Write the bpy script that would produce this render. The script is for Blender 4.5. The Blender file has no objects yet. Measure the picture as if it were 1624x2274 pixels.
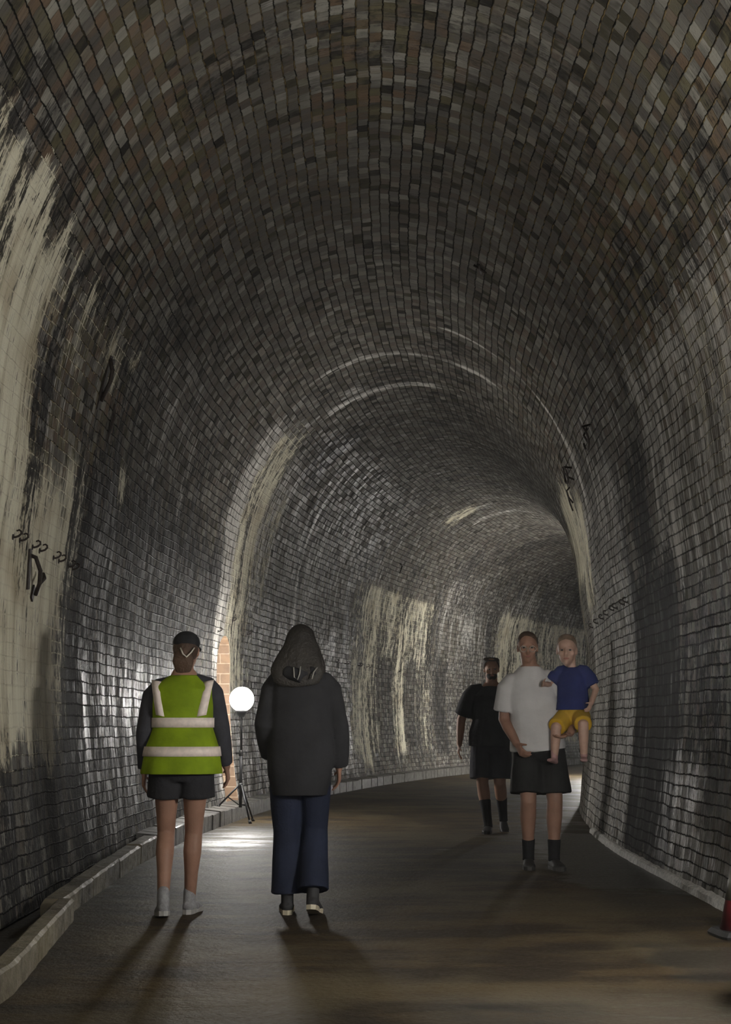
import math, random
import numpy as np
F=3250.; PX,PY=1624,2274
CAMH=1.12; TILT=math.atan(473/F)
# ---- tunnel geometry: a centre line on plan and one horseshoe section ----
XC0=.11
def _curv(u):
    a=min(max((u-9.)/4.5,0),1); a=a*a*(3-2*a)
    return a/64.
_DU=.05; _U0=-14.; _N=int(100/_DU)
_cl=[]; _x,_y,_th=XC0,_U0,0.
for _i in range(_N):
    _cl.append((_x,_y,_th)); _th+=_curv(_U0+_i*_DU)*_DU; _x+=math.sin(_th)*_DU; _y+=math.cos(_th)*_DU
def centre(u):
    k=(u-_U0)/_DU; i=max(0,min(_N-2,int(k))); f=k-i; a,b=_cl[i],_cl[i+1]
    return tuple(a[j]*(1-f)+b[j]*f for j in range(3))
# half section: (offset, height) from base to crown
HALF=[(2.13,0),(2.19,.4),(2.24,.8),(2.28,1.2),(2.30,1.6),(2.295,2.0),(2.265,2.4),(2.205,2.8)]
_SP=2.8; _CR=5.62
for _k in range(1,25):
    _a=_k/24*math.pi/2
    HALF.append((2.205*math.cos(_a)**1.0 if _k<24 else 0., _SP+(_CR-_SP)*math.sin(_a)**1.0))
def _smooth(P,n=160):
    P=np.array(P); d=np.r_[0,np.cumsum(np.hypot(*np.diff(P,axis=0).T))]
    s=np.linspace(0,d[-1],n); Q=np.c_[np.interp(s,d,P[:,0]),np.interp(s,d,P[:,1])]
    for _ in range(30):
        R=Q.copy(); R[1:-1]=.5*Q[1:-1]+.25*(Q[:-2]+Q[2:]); Q=R
    return Q
_h=_smooth(HALF); _full=np.r_[_h*[-1,1],(_h[::-1])[1:]]
_s=np.r_[0,np.cumsum(np.hypot(*np.diff(_full,axis=0).T))]; VTOT=float(_s[-1])
def prof(v):   # arclength from left base -> offset, height
    return float(np.interp(v,_s,_full[:,0])),float(np.interp(v,_s,_full[:,1]))
def prof_n(v): # inward normal (offset,height)
    a=prof(max(0,v-.03)); b=prof(min(VTOT,v+.03)); dx,dz=b[0]-a[0],b[1]-a[1]; l=math.hypot(dx,dz)
    return dz/l,-dx/l
def lift(u,t,z):   # plan offset t from the centre line
    x,y,th=centre(u); return (x+t*math.cos(th), y-t*math.sin(th), z)
def surf(u,v,d=0.):
    t,z=prof(v); n=prof_n(v); return lift(u,t+n[0]*d,z+n[1]*d)
#ENDCORE
LS=[3100,4500,11500,8200]
import bpy, bmesh
from mathutils import Vector, Matrix, noise as mn
random.seed(7)
SC=bpy.context.scene; COL=SC.collection
# ------------------------------------------------------------------ helpers
def tag(o,label=None,cat=None,group=None,kind=None):
    if label: o['label']=label
    if cat: o['category']=cat
    if group: o['group']=group
    if kind: o['kind']=kind
    return o
def empty(name,loc=(0,0,0),rz=0,parent=None):
    o=bpy.data.objects.new(name,None); COL.objects.link(o); o.location=loc; o.rotation_euler=(0,0,rz); o.empty_display_size=.1
    if parent: o.parent=parent
    return o
def link(name,me,mat=None,parent=None,smooth=True):
    o=bpy.data.objects.new(name,me); COL.objects.link(o)
    if mat: me.materials.clear(); me.materials.append(mat)
    if parent: o.parent=parent
    if smooth: me.polygons.foreach_set('use_smooth',[True]*len(me.polygons))
    return o
def bmobj(name,bm,mat,parent=None,smooth=True,recalc=True):
    if recalc: bmesh.ops.recalc_face_normals(bm,faces=bm.faces)
    me=bpy.data.meshes.new(name); bm.to_mesh(me); bm.free()
    return link(name,me,mat,parent,smooth)
class NT:
    def __init__(s,name):
        s.m=bpy.data.materials.new(name); s.m.use_nodes=True; s.t=s.m.node_tree; s.t.nodes.clear()
        s.out=s.n('ShaderNodeOutputMaterial'); s.b=s.n('ShaderNodeBsdfPrincipled'); s.l(s.b.outputs[0],s.out.inputs[0])
    def n(s,t,**k):
        x=s.t.nodes.new(t)
        for a,b in k.items(): setattr(x,a,b)
        return x
    def l(s,a,b): s.t.links.new(a,b)
    def put(s,sock,v):
        if v is None: return
        if hasattr(v,'is_output'): s.l(v,sock)
        else:
            try: sock.default_value=v
            except Exception: sock.default_value=(*v,1)
    def M(s,op,a,b=None,c=None,cl=False):
        x=s.n('ShaderNodeMath',operation=op,use_clamp=cl)
        for i,v in enumerate((a,b,c)):
            if v is not None: s.put(x.inputs[i],v)
        return x.outputs[0]
    def ss(s,v,a,b,lo=0.,hi=1.):   # smoothstep map
        x=s.n('ShaderNodeMapRange',interpolation_type='SMOOTHSTEP')
        s.put(x.inputs[0],v); s.put(x.inputs[1],a); s.put(x.inputs[2],b); s.put(x.inputs[3],lo); s.put(x.inputs[4],hi)
        return x.outputs[0]
    def mix(s,f,a,b):
        x=s.n('ShaderNodeMix',data_type='RGBA'); s.put(x.inputs[0],f); s.put(x.inputs[6],a); s.put(x.inputs[7],b); return x.outputs[2]
    def mixf(s,f,a,b):
        x=s.n('ShaderNodeMix',data_type='FLOAT'); s.put(x.inputs[0],f); s.put(x.inputs[2],a); s.put(x.inputs[3],b); return x.outputs[0]
    def vec(s,x,y,z=0.):
        c=s.n('ShaderNodeCombineXYZ'); s.put(c.inputs[0],x); s.put(c.inputs[1],y); s.put(c.inputs[2],z); return c.outputs[0]
    def sep(s,v):
        c=s.n('ShaderNodeSeparateXYZ'); s.l(v,c.inputs[0]); return c.outputs
    def noise(s,v,sc,det=3,rough=.55,dist=0.):
        x=s.n('ShaderNodeTexNoise'); s.l(v,x.inputs['Vector']); x.inputs['Scale'].default_value=sc; x.inputs['Detail'].default_value=det
        x.inputs['Roughness'].default_value=rough; x.inputs['Distortion'].default_value=dist; return x.outputs[0]
    def attr(s,name):
        a=s.n('ShaderNodeAttribute',attribute_name=name); return a.outputs['Fac']
    def bump(s,h,dist=1.,strength=1.):
        b=s.n('ShaderNodeBump'); b.inputs['Strength'].default_value=strength; b.inputs['Distance'].default_value=dist
        s.l(h,b.inputs['Height']); s.l(b.outputs[0],s.b.inputs['Normal'])
def simple(name,col,rough=.6,metal=0.,var=.25,nscale=20.,bump=.0,bscale=60.,spec=.5,coords='Object',**k):
    q=NT(name); tc=q.n('ShaderNodeTexCoord').outputs[coords]
    f=q.noise(tc,nscale,4)
    c2=tuple(min(1,x*(1+var)) for x in col); c1=tuple(x*(1-var) for x in col)
    q.put(q.b.inputs['Base Color'],q.mix(q.ss(f,.3,.7),c1,c2))
    q.b.inputs['Roughness'].default_value=rough; q.b.inputs['Metallic'].default_value=metal
    q.b.inputs['Specular IOR Level'].default_value=spec
    if bump: q.bump(q.noise(tc,bscale,4),bump)
    for a,b in k.items(): q.b.inputs[a].default_value=b
    return q.m
# ------------------------------------------------------------------ masonry material
BH=VTOT/158; BL=.118
def masonry():
    q=NT('wet_soot_stained_brick'); M=q.M
    uv=q.n('ShaderNodeUVMap',uv_map='UVMap').outputs[0]
    s=q.sep(uv); u,v=s[0],s[1]
    w1=q.noise(uv,2.2,1); w2=q.noise(uv,22.,1); w3=q.noise(q.vec(M('ADD',u,31.),v),16.,1)
    vv=M('ADD',v,M('ADD',M('MULTIPLY',M('SUBTRACT',w1,.5),.035),M('MULTIPLY',M('SUBTRACT',w2,.5),.018)))
    uu=M('ADD',u,M('MULTIPLY',M('SUBTRACT',w3,.5),.02))
    rv=M('DIVIDE',vv,BH); row=M('FLOOR',rv); fv=M('FRACT',rv)
    rr=q.n('ShaderNodeTexWhiteNoise',noise_dimensions='1D'); q.l(row,rr.inputs['W'])
    cu=M('ADD',M('DIVIDE',uu,BL),M('ADD',M('MULTIPLY',row,.5),M('MULTIPLY',rr.outputs[0],.3))); col=M('FLOOR',cu); fu=M('FRACT',cu)
    wn=q.n('ShaderNodeTexWhiteNoise',noise_dimensions='2D'); q.l(q.vec(row,col),wn.inputs['Vector'])
    r=q.sep(wn.outputs['Color']); r1,r2,r3=r[0],r[1],r[2]
    dv=M('MULTIPLY',M('MINIMUM',fv,M('SUBTRACT',1.,fv)),BH); du=M('MULTIPLY',M('MINIMUM',fu,M('SUBTRACT',1.,fu)),BL)
    jn=q.noise(uv,9.,1)
    bed=q.ss(dv,.0015,M('ADD',.0035,M('MULTIPLY',jn,.008)),1.,0.)
    head=M('MULTIPLY',q.ss(du,.001,M('ADD',.002,M('MULTIPLY',jn,.005)),1.,0.),.35)
    joint=M('MAXIMUM',bed,head)
    # streak fields (water runs along the arch, i.e. along v)
    st1=q.noise(q.vec(M('MULTIPLY',u,7.),M('MULTIPLY',v,.5)),1.,4,.66)
    st2=q.noise(q.vec(M('MULTIPLY',u,55.),M('MULTIPLY',v,2.6),7.),1.,2,.6)
    st3=q.noise(q.vec(M('MULTIPLY',u,170.),M('MULTIPLY',v,9.),3.),1.,2,.6)
    cm=q.attr('calm'); s1,s2,s3=q.mixf(cm,q.ss(st1,.36,.64),.42),q.mixf(cm,q.ss(st2,.34,.66),.45),q.mixf(cm,q.ss(st3,.34,.66),.5)
    C=lambda x,k: M('MULTIPLY',M('SUBTRACT',x,.5),k)
    big=w1; mot=q.mixf(M('MULTIPLY',cm,.8),q.ss(q.noise(q.vec(M('MULTIPLY',u,13.),M('MULTIPLY',v,9.),2.),1.,3,.7),.38,.62),.40)
    med=q.noise(q.vec(M('MULTIPLY',u,2.),M('MULTIPLY',v,1.)),2.6,3,.62)
    paint,film_glint,dark,wet,brown,ochre=[q.attr(a) for a in ('paint','film_glint','dark','wet','brown','ochre')]
    # clay
    base=q.mix(q.ss(r1,0.,1.),(.085,.080,.072),(.135,.128,.116))
    base=q.mix(q.ss(M('ADD',r2,M('MULTIPLY',M('SUBTRACT',med,.5),.5)),.80,.9),base,(.028,.026,.023))
    base=q.mix(M('MULTIPLY',q.ss(M('ADD',r3,M('MULTIPLY',M('SUBTRACT',med,.5),.8)),.84,.95),.6),base,(.26,.25,.225))
    bc=q.mix(q.ss(r2,.3,.7),(.165,.112,.072),(.135,.122,.072))
    bc=q.mix(q.ss(r1,.6,.75),bc,(.30,.29,.25))
    base=q.mix(M('MULTIPLY',brown,q.ss(M('ADD',med,M('MULTIPLY',r3,.25)),.45,.75)),base,bc)
    base=q.mix(q.ss(M('ADD',M('MULTIPLY',s1,.65),M('MULTIPLY',s2,.35)),.35,.85,0.,.75),base,(.038,.036,.034))
    # pale mineral film in runs, plus lamp glints painted as pale streaks
    fm=q.ss(M('ADD',M('MULTIPLY',film_glint,.62),M('ADD',C(s1,.42),M('ADD',C(s2,.34),M('ADD',C(s3,.26),C(r1,.08))))),.27,.52)
    fm=M('MULTIPLY',fm,q.ss(film_glint,0.,.3,.25,1.))
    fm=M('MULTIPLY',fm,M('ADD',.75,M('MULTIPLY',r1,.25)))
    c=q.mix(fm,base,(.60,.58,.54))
    jcol=q.mix(M('MULTIPLY',ochre,q.ss(jn,.42,.6)),(.010,.010,.009),(.20,.15,.07))
    c=q.mix(M('MULTIPLY',joint,q.mixf(fm,1.,.75)),c,jcol)
    # limewash
    pe=M('ADD',paint,M('ADD',C(s2,.26),M('ADD',C(med,.9),M('ADD',C(s3,.24),M('MULTIPLY',bed,.20)))))
    pm=M('MULTIPLY',q.ss(pe,.47,.55),q.ss(paint,.02,.12))
    pcol=q.mix(q.ss(st1,.35,.7),(.74,.71,.57),(.52,.47,.34))
    pcol=q.mix(q.ss(M('ADD',M('MULTIPLY',s1,.6),M('MULTIPLY',s2,.4)),.55,.9,0.,.55),pcol,(.30,.27,.19))
    pcol=q.mix(q.ss(big,.5,.75,0.,.5),pcol,(.33,.26,.16))
    c=q.mix(M('MULTIPLY',pm,q.mixf(joint,1.,.93)),c,pcol)
    # black growth
    dm=M('MULTIPLY',q.ss(M('ADD',dark,M('ADD',C(s1,.50),M('ADD',C(s2,.30),M('ADD',C(mot,.34),C(s3,.20))))),.40,.56),q.ss(dark,0.,.15))
    c=q.mix(M('MULTIPLY',dm,q.mixf(cm,.93,.55)),c,(.014,.014,.015))
    q.put(q.b.inputs['Base Color'],c)
    # gloss
    wv=q.ss(M('ADD',wet,M('ADD',C(s1,.45),M('ADD',C(s2,.50),M('ADD',C(s3,.45),C(r3,.35))))),.55,.95)
    dry=M('MULTIPLY',M('SUBTRACT',1.,M('MULTIPLY',pm,.7)),M('SUBTRACT',1.,M('MULTIPLY',dm,.2))); wv=M('MULTIPLY',M('MULTIPLY',wv,M('SUBTRACT',1.,joint)),dry)
    q.put(q.b.inputs['Roughness'],q.mixf(wv,.82,.36))
    q.put(q.b.inputs['Specular IOR Level'],q.mixf(wv,.05,.75))
    # relief, in metres
    tilt=M('ADD',M('MULTIPLY',M('MULTIPLY',M('SUBTRACT',fu,.5),M('SUBTRACT',r1,.5)),.0032),M('MULTIPLY',M('MULTIPLY',M('SUBTRACT',fv,.5),M('SUBTRACT',r2,.5)),.0055))
    h=M('ADD',tilt,M('MULTIPLY',r3,.0015))
    h=M('MULTIPLY',h,M('SUBTRACT',1.,joint))
    pa=q.ss(paint,.45,.6); h=M('SUBTRACT',h,M('MULTIPLY',joint,q.mixf(pa,.0065,.0014)))
    h=M('ADD',h,M('MULTIPLY',st2,.0035)); h=M('ADD',h,M('MULTIPLY',st3,.0011)); h=M('ADD',h,M('MULTIPLY',M('ADD',w2,w3),.002))
    crust=q.noise(uv,75.,1,.6)
    h=M('ADD',h,M('ADD',M('MULTIPLY',pa,.001),M('MULTIPLY',crust,.0030)))
    q.bump(h)
    return q.m
MAS=masonry()
# ------------------------------------------------------------------ stain fields on the lining
def sb(x,a,b,s):   # soft box 1-D
    return np.clip((x-a)/s+.5,0,1)*np.clip((b-x)/s+.5,0,1)
def vnoise(U,V,su,sv,seed):
    rng=np.random.RandomState(seed); G=rng.rand(512,512); x=U*su+1000; y=V*sv+1000
    i=np.floor(x).astype(int); j=np.floor(y).astype(int); f=x-i; g=y-j; f=f*f*(3-2*f); g=g*g*(3-2*g)
    a=G[i%512,j%512]; b=G[(i+1)%512,j%512]; c=G[i%512,(j+1)%512]; d=G[(i+1)%512,(j+1)%512]
    return (a*(1-f)+b*f)*(1-g)+(c*(1-f)+d*f)*g
def fbm(U,V,su,sv,seed,o=4):
    r=0;w=1;t=0
    for k in range(o): r=r+w*vnoise(U,V,su*2**k,sv*2**k,seed+k); t+=w; w*=.55
    return r/t
def fields(U,V):
    B=lambda u0,u1,v0,v1,su=.3,sv=.3,a=1.: a*sb(U,u0,u1,su)*sb(V,v0,v1,sv)
    mx=lambda *a: np.maximum.reduce(a)
    n1=fbm(U,V,.5,.3,3); n2=fbm(U,V,1.3,.25,11); n3=fbm(U,V,3.,.3,23)
    ragged=V+(n3-.5)*.9
    # limewash: the near left wall, two far stretches, a strip on the right at the bend
    top=4.22
    pn=sb(U,-12,10.35,.5)*sb(ragged,.9,top,.35)*.72
    hole=mx(B(8.9,11.6,2.75,4.0,.5,.5),B(9.6,11.2,3.2,4.05,.6,.5))      # worn back to brick
    pn=pn*(1-.62*hole)
    pn=mx(pn,B(10.0,10.9,1.9,3.1,.35,.5,.62),B(10.3,11.3,3.7,4.15,.4,.3,.5),B(11.9,12.35,2.9,3.3,.15,.3,.75),B(11.2,11.7,3.9,4.2,.2,.15,.5),B(9.0,10.9,.9,2.2,.6,.6,.55))
    pf=mx(B(26.4,28.6,.5,3.85,.7,.3,.55),B(28.2,32.5,2.4,3.85,.8,.25,.5),B(29.6,30.6,.4,3.4,.4,.5,.66),B(27.1,28.,.2,2.8,.3,.5,.62),B(31.2,32.6,.4,3.2,.5,.5,.4))
    pf2=mx(B(37.,45.5,.6,4.0,1.,.2,.55),B(37.4,39.5,2.,4.05,.6,.3,.62))
    pr=mx(B(17.3,20.5,9.35,10.7,.8,.35,.62),B(16.4,18.,9.7,11.2,.5,.5,.62),B(19.,24.,9.6,13.,1.5,.5,.4))
    pc=mx(B(29.3,30.2,5.4,6.3,.3,.3,.55),B(18.1,19.4,1.3,5.2,.4,1.,.66),B(19.9,20.4,2.6,4.6,.25,.6,.45),B(19.4,19.9,1.4,4.4,.3,.8,.42),B(8.,10.2,9.5,10.9,1.,.5,.33))  # cream patches by the work light also paint its glow
    paint=mx(pn,pf,pf2,pr,pc)
    # mineral film: rings where water follows the arch; thin wall-foot streaks paint lamp glints
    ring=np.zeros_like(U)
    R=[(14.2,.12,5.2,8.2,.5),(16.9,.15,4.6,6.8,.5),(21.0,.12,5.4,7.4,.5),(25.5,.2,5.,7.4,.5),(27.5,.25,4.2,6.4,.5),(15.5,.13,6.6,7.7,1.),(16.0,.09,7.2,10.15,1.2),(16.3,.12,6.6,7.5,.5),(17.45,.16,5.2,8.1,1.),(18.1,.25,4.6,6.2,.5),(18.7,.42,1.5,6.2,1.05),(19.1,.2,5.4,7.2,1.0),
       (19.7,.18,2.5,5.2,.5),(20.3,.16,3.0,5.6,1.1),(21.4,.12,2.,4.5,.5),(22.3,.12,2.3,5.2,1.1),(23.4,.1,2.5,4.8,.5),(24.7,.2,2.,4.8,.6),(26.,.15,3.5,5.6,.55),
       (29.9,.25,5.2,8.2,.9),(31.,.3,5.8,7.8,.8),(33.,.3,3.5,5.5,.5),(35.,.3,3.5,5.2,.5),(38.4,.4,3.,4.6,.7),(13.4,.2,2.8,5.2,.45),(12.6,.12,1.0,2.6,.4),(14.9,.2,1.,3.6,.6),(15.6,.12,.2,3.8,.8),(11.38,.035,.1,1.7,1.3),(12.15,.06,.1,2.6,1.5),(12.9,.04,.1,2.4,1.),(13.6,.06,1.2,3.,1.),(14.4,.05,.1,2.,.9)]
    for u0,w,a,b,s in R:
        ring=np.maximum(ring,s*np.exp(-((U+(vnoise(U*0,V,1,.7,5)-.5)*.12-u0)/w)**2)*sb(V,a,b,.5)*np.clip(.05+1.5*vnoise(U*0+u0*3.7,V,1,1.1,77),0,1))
    film_glint=mx(ring,.28*n2+.12,B(17.3,20.2,1.6,5.4,.6,1.,.72), B(11.2,17.5,0.,2.8,.5,.5,.38),B(17.5,27.,0.,3.,.6,.8,.55),B(6.,10.5,5.8,7.7,1.5,.5,.46),  # box by the work light paints its glow, wall-foot boxes its highlights
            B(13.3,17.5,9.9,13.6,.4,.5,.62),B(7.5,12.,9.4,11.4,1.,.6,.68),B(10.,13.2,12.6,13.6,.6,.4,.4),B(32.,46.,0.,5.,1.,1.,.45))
    film_glint=np.minimum(film_glint*(.55+.9*n1),1.1)
    dark=mx(B(11.6,12.2,1.9,3.0,.25,.4,.8),B(10.5,11.3,.0,2.2,.25,.4,.75),B(11.55,12.0,.0,1.9,.15,.4,.7),B(10.4,17.6,0.,3.4,.3,.8,.68),B(18.6,36.,0.,3.2,.6,1.2,.40),B(13.3,17.,10.3,13.5,.4,.5,.36),B(7.,11.,3.9,9.5,1.,.5,.38),B(-12.,10.5,-1.,.95,.5,.5,.56),B(9.7,11.0,0.,1.0,.8,.5,.45),B(11.2,13.35,11.1,13.6,.22,.6,1.1),B(8.5,11.6,11.4,13.,1.2,.5,.5),B(12.0,12.9,10.,11.3,.3,.5,.7),
            B(32.6,33.8,.4,2.7,.4,.3,.6),B(20.9,21.2,1.5,3.,.2,.4,.6),B(33.5,36.5,3.6,5.,.8,.4,.4),.42*sb(n2,.56,2,.12),.5*sb(fbm(U,V,.9,1.1,41),.60,2,.08)*sb(V,4.3,9.3,.5))
    wet=mx(B(11.0,18.,0.,3.4,.4,.8,.60),B(17.,28.,0.,6.,1.,1.,.62),B(13.3,18.,9.6,13.6,.4,.8,.85),B(7.,12.,12.6,13.6,1.,.4,.8),B(5.,11.,10.8,13.6,2.,1.,.45),B(26.,46.,0.,9.,1.5,1.,.4),B(12.,34.,4.,10.,2.,1.,.5),.2*np.ones_like(U),ring*.9)
    brown=mx(B(-12.,11.2,4.1,5.6,1.5,.5,.8),B(-12.,11.,6.2,7.4,1.5,.3,.9),B(-12.,11.5,8.4,10.2,1.5,.6,.9),B(13.,19.,8.,9.6,1.5,.5,.5),B(8.,12.,2.7,4.2,.6,.5,.8),.25*np.ones_like(U))
    ochre=mx(B(-12.,12.5,5.,6.7,1.5,.4,.75),B(-12.,12.5,7.4,9.8,1.5,.5,.75),B(8.,11.,2.7,4.,.6,.5,.8),B(8.,10.5,9.4,11.,.8,.4,.5))
    calm=.80*sb(V,4.5,9.1,.8)*np.clip((24-U)/8,.35,1)
    return dict(calm=calm,paint=paint,film_glint=film_glint,dark=dark,wet=wet,brown=brown,ochre=ochre)
# ------------------------------------------------------------------ the lining: walls and vault share one grid
def relief(u,v):
    a=mn.noise(Vector((u*1.1,v*.12,0)))*.022+mn.noise(Vector((u*3.1,v*.25,5)))*.009+mn.noise(Vector((u*.6,v*.8,9)))*.02
    return a*min(1,v/.4,(VTOT-v)/.4)
NICHE=(17.85,18.58,2.2)   # u0,u1,crown height of the refuge
def niche_top(u):
    a=(u-(NICHE[0]+NICHE[1])/2)/((NICHE[1]-NICHE[0])/2); return 1.9+.34*math.sqrt(max(0,1-a*a))
US=[-12+.25*i for i in range(72)]+[6+.05*i for i in range(int((47-6)/.05))]+[47+.3*i for i in range(60)]
US=sorted(set([round(x,3) for x in US if abs(x-NICHE[0])>.03 and abs(x-NICHE[1])>.03]+[NICHE[0],NICHE[1]]))
def strip(name,v0,v1,step,kind='structure',niche=False):
    nv=int(round((v1-v0)/step)); vs0=[v0+(v1-v0)*i/nv for i in range(nv+1)]
    VV=[];FF=[];UVs=[];n=len(vs0)
    for u in US:
        vs=vs0; k=None
        if niche and NICHE[0]-1e-6<=u<=NICHE[1]+1e-6:
            t=niche_top(u); k0=int(round((1.9-v0)/(v1-v0)*nv)); 
            vs=[x*t/vs0[k0] for x in vs0[:k0]]+[t+(x-vs0[k0])*(v1-t)/(v1-vs0[k0]) for x in vs0[k0:]]
        for v in vs:
            VV.append(surf(u,v,relief(u,v))); UVs.append((u,v))
    kk=int(round((1.9-v0)/(v1-v0)*nv))
    for i in range(len(US)-1):
        hole=niche and US[i]>=NICHE[0]-1e-6 and US[i+1]<=NICHE[1]+1e-6
        for j in range(n-1):
            if hole and j<kk: continue
            a=i*n+j; FF.append((a,a+1,a+n+1,a+n))
    me=bpy.data.meshes.new(name); me.from_pydata(VV,[],FF)
    uvl=me.uv_layers.new(name='UVMap'); ix=np.empty(len(me.loops),int); me.loops.foreach_get('vertex_index',ix)
    UA=np.array(UVs); uvl.data.foreach_set('uv',UA[ix].ravel())
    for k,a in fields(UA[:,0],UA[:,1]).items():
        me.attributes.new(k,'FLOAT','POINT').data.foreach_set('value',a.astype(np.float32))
    o=link(name,me,MAS); tag(o,kind=kind); return o
VS=3.0
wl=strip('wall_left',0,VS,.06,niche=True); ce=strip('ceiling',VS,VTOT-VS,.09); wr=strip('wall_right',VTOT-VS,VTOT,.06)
tag(wl,'left side wall of the brick tunnel with peeling cream limewash'); tag(ce,'curved brick vault of the tunnel, grey and soot stained'); tag(wr,'right side wall of the tunnel with glossy wet black runs')
# refuge recess let into the left wall
def niche_mat():
    q=NT('bare_orange_brick'); uv=q.n('ShaderNodeUVMap',uv_map='UVMap').outputs[0]
    b=q.n('ShaderNodeTexBrick'); q.l(uv,b.inputs[0]); b.inputs['Scale'].default_value=1.; b.inputs['Brick Width'].default_value=.235; b.inputs['Row Height'].default_value=.13
    b.inputs['Mortar Size'].default_value=.007; b.inputs['Color1'].default_value=(.36,.23,.14,1); b.inputs['Color2'].default_value=(.26,.17,.11,1); b.inputs['Mortar'].default_value=(.55,.42,.30,1)
    n=q.noise(uv,8,4); q.put(q.b.inputs['Base Color'],q.mix(q.ss(n,.4,.8,0.,.6),b.outputs[0],(.16,.11,.08))); q.b.inputs['Roughness'].default_value=.7
    q.bump(q.M('ADD',q.M('MULTIPLY',b.outputs['Fac'],-.004),q.M('MULTIPLY',n,.004))); return q.m
def make_niche():
    bm=bmesh.new(); uvl=bm.loops.layers.uv.new('UVMap'); D=.42
    out=[]  # contour of the opening: near jamb up, over, far jamb down
    cu=[x for x in US if NICHE[0]-1e-6<=x<=NICHE[1]+1e-6]
    out=[(NICHE[0],1.9*i/12) for i in range(12)]+[(x,niche_top(x)) for x in cu]+[(NICHE[1],1.9*i/12) for i in range(11,-1,-1)]
    rows=[]
    for d in (0,.1,.2,.3,D):
        r=[]
        for (u,v) in out:
            t,z=prof(v); n=prof_n(v); k=relief(u,v) if d==0 else 0
            tt=t+n[0]*k; zz=z+n[1]*k
            r.append(bm.verts.new(lift(u,(tt if d==0 else (t*(1-d/D)-2.3*d/D))-d,zz)))
        rows.append(r)
    L=[0]
    for a,b in zip(out,out[1:]): L.append(L[-1]+math.hypot(a[0]-b[0],a[1]-b[1]))
    for i in range(4):
        for j in range(len(out)-1):
            f=bm.faces.new((rows[i][j],rows[i][j+1],rows[i+1][j+1],rows[i+1][j]))
            for lp,(a,b) in zip(f.loops,((i,j),(i,j+1),(i+1,j+1),(i+1,j))): lp[uvl].uv=(a*.1,L[b])
    f=bm.faces.new(rows[4]); 
    for lp,(a,b) in zip(f.loops,out): lp[uvl].uv=(a,b)
    bmesh.ops.triangulate(bm,faces=[f])
    return tag(bmobj('wall_niche',bm,niche_mat(),smooth=False),'arched refuge recess of bare orange brick behind the work light',kind='structure')
make_niche()
# ------------------------------------------------------------------ floor
def floor_mat():
    q=NT('damp_worn_concrete'); M=q.M
    uv=q.n('ShaderNodeUVMap',uv_map='UVMap').outputs[0]; s=q.sep(uv)
    n1=q.noise(uv,.55,5,.6); n2=q.noise(uv,3.,6,.65); n3=q.noise(uv,40.,4,.6); n4=q.noise(q.vec(M('MULTIPLY',s[0],2.4),M('MULTIPLY',s[1],.8),4.),1.,6,.7); n5=q.noise(uv,130.,2,.6)
    wet=q.attr('wet'); dark=q.attr('dark'); pale=q.attr('paint')
    c=q.mix(q.ss(n2,.35,.7),(.072,.052,.027),(.048,.034,.018)); c=q.mix(q.ss(n4,.44,.56),c,(.028,.021,.014)); c=q.mix(q.ss(n1,.48,.60,0.,.7),c,(.092,.074,.044))
    c=q.mix(q.ss(n3,.60,.72,0.,.6),c,(.02,.017,.014)); c=q.mix(M('MULTIPLY',pale,q.ss(n4,.3,.6,1.,.4)),c,(.13,.12,.10))
    c=q.mix(M('MULTIPLY',dark,q.ss(n4,.3,.55,.5,1.)),c,(.02,.018,.016))
    wm=q.ss(M('ADD',wet,M('MULTIPLY',M('SUBTRACT',n4,.5),1.6)),.35,.62)
    c=q.mix(M('MULTIPLY',wm,.6),c,(.02,.018,.015))
    q.put(q.b.inputs['Base Color'],c)
    q.put(q.b.inputs['Specular IOR Level'],q.mixf(wm,.15,.6))
    q.put(q.b.inputs['Roughness'],M('SUBTRACT',M('ADD',.62,M('MULTIPLY',M('SUBTRACT',n3,.5),.3)),M('MULTIPLY',wm,.24)))
    h=M('ADD',M('MULTIPLY',n2,.020),M('ADD',M('MULTIPLY',n3,.0035),M('MULTIPLY',n5,.0006)))
    q.bump(h); return q.m
FM=floor_mat()
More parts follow.
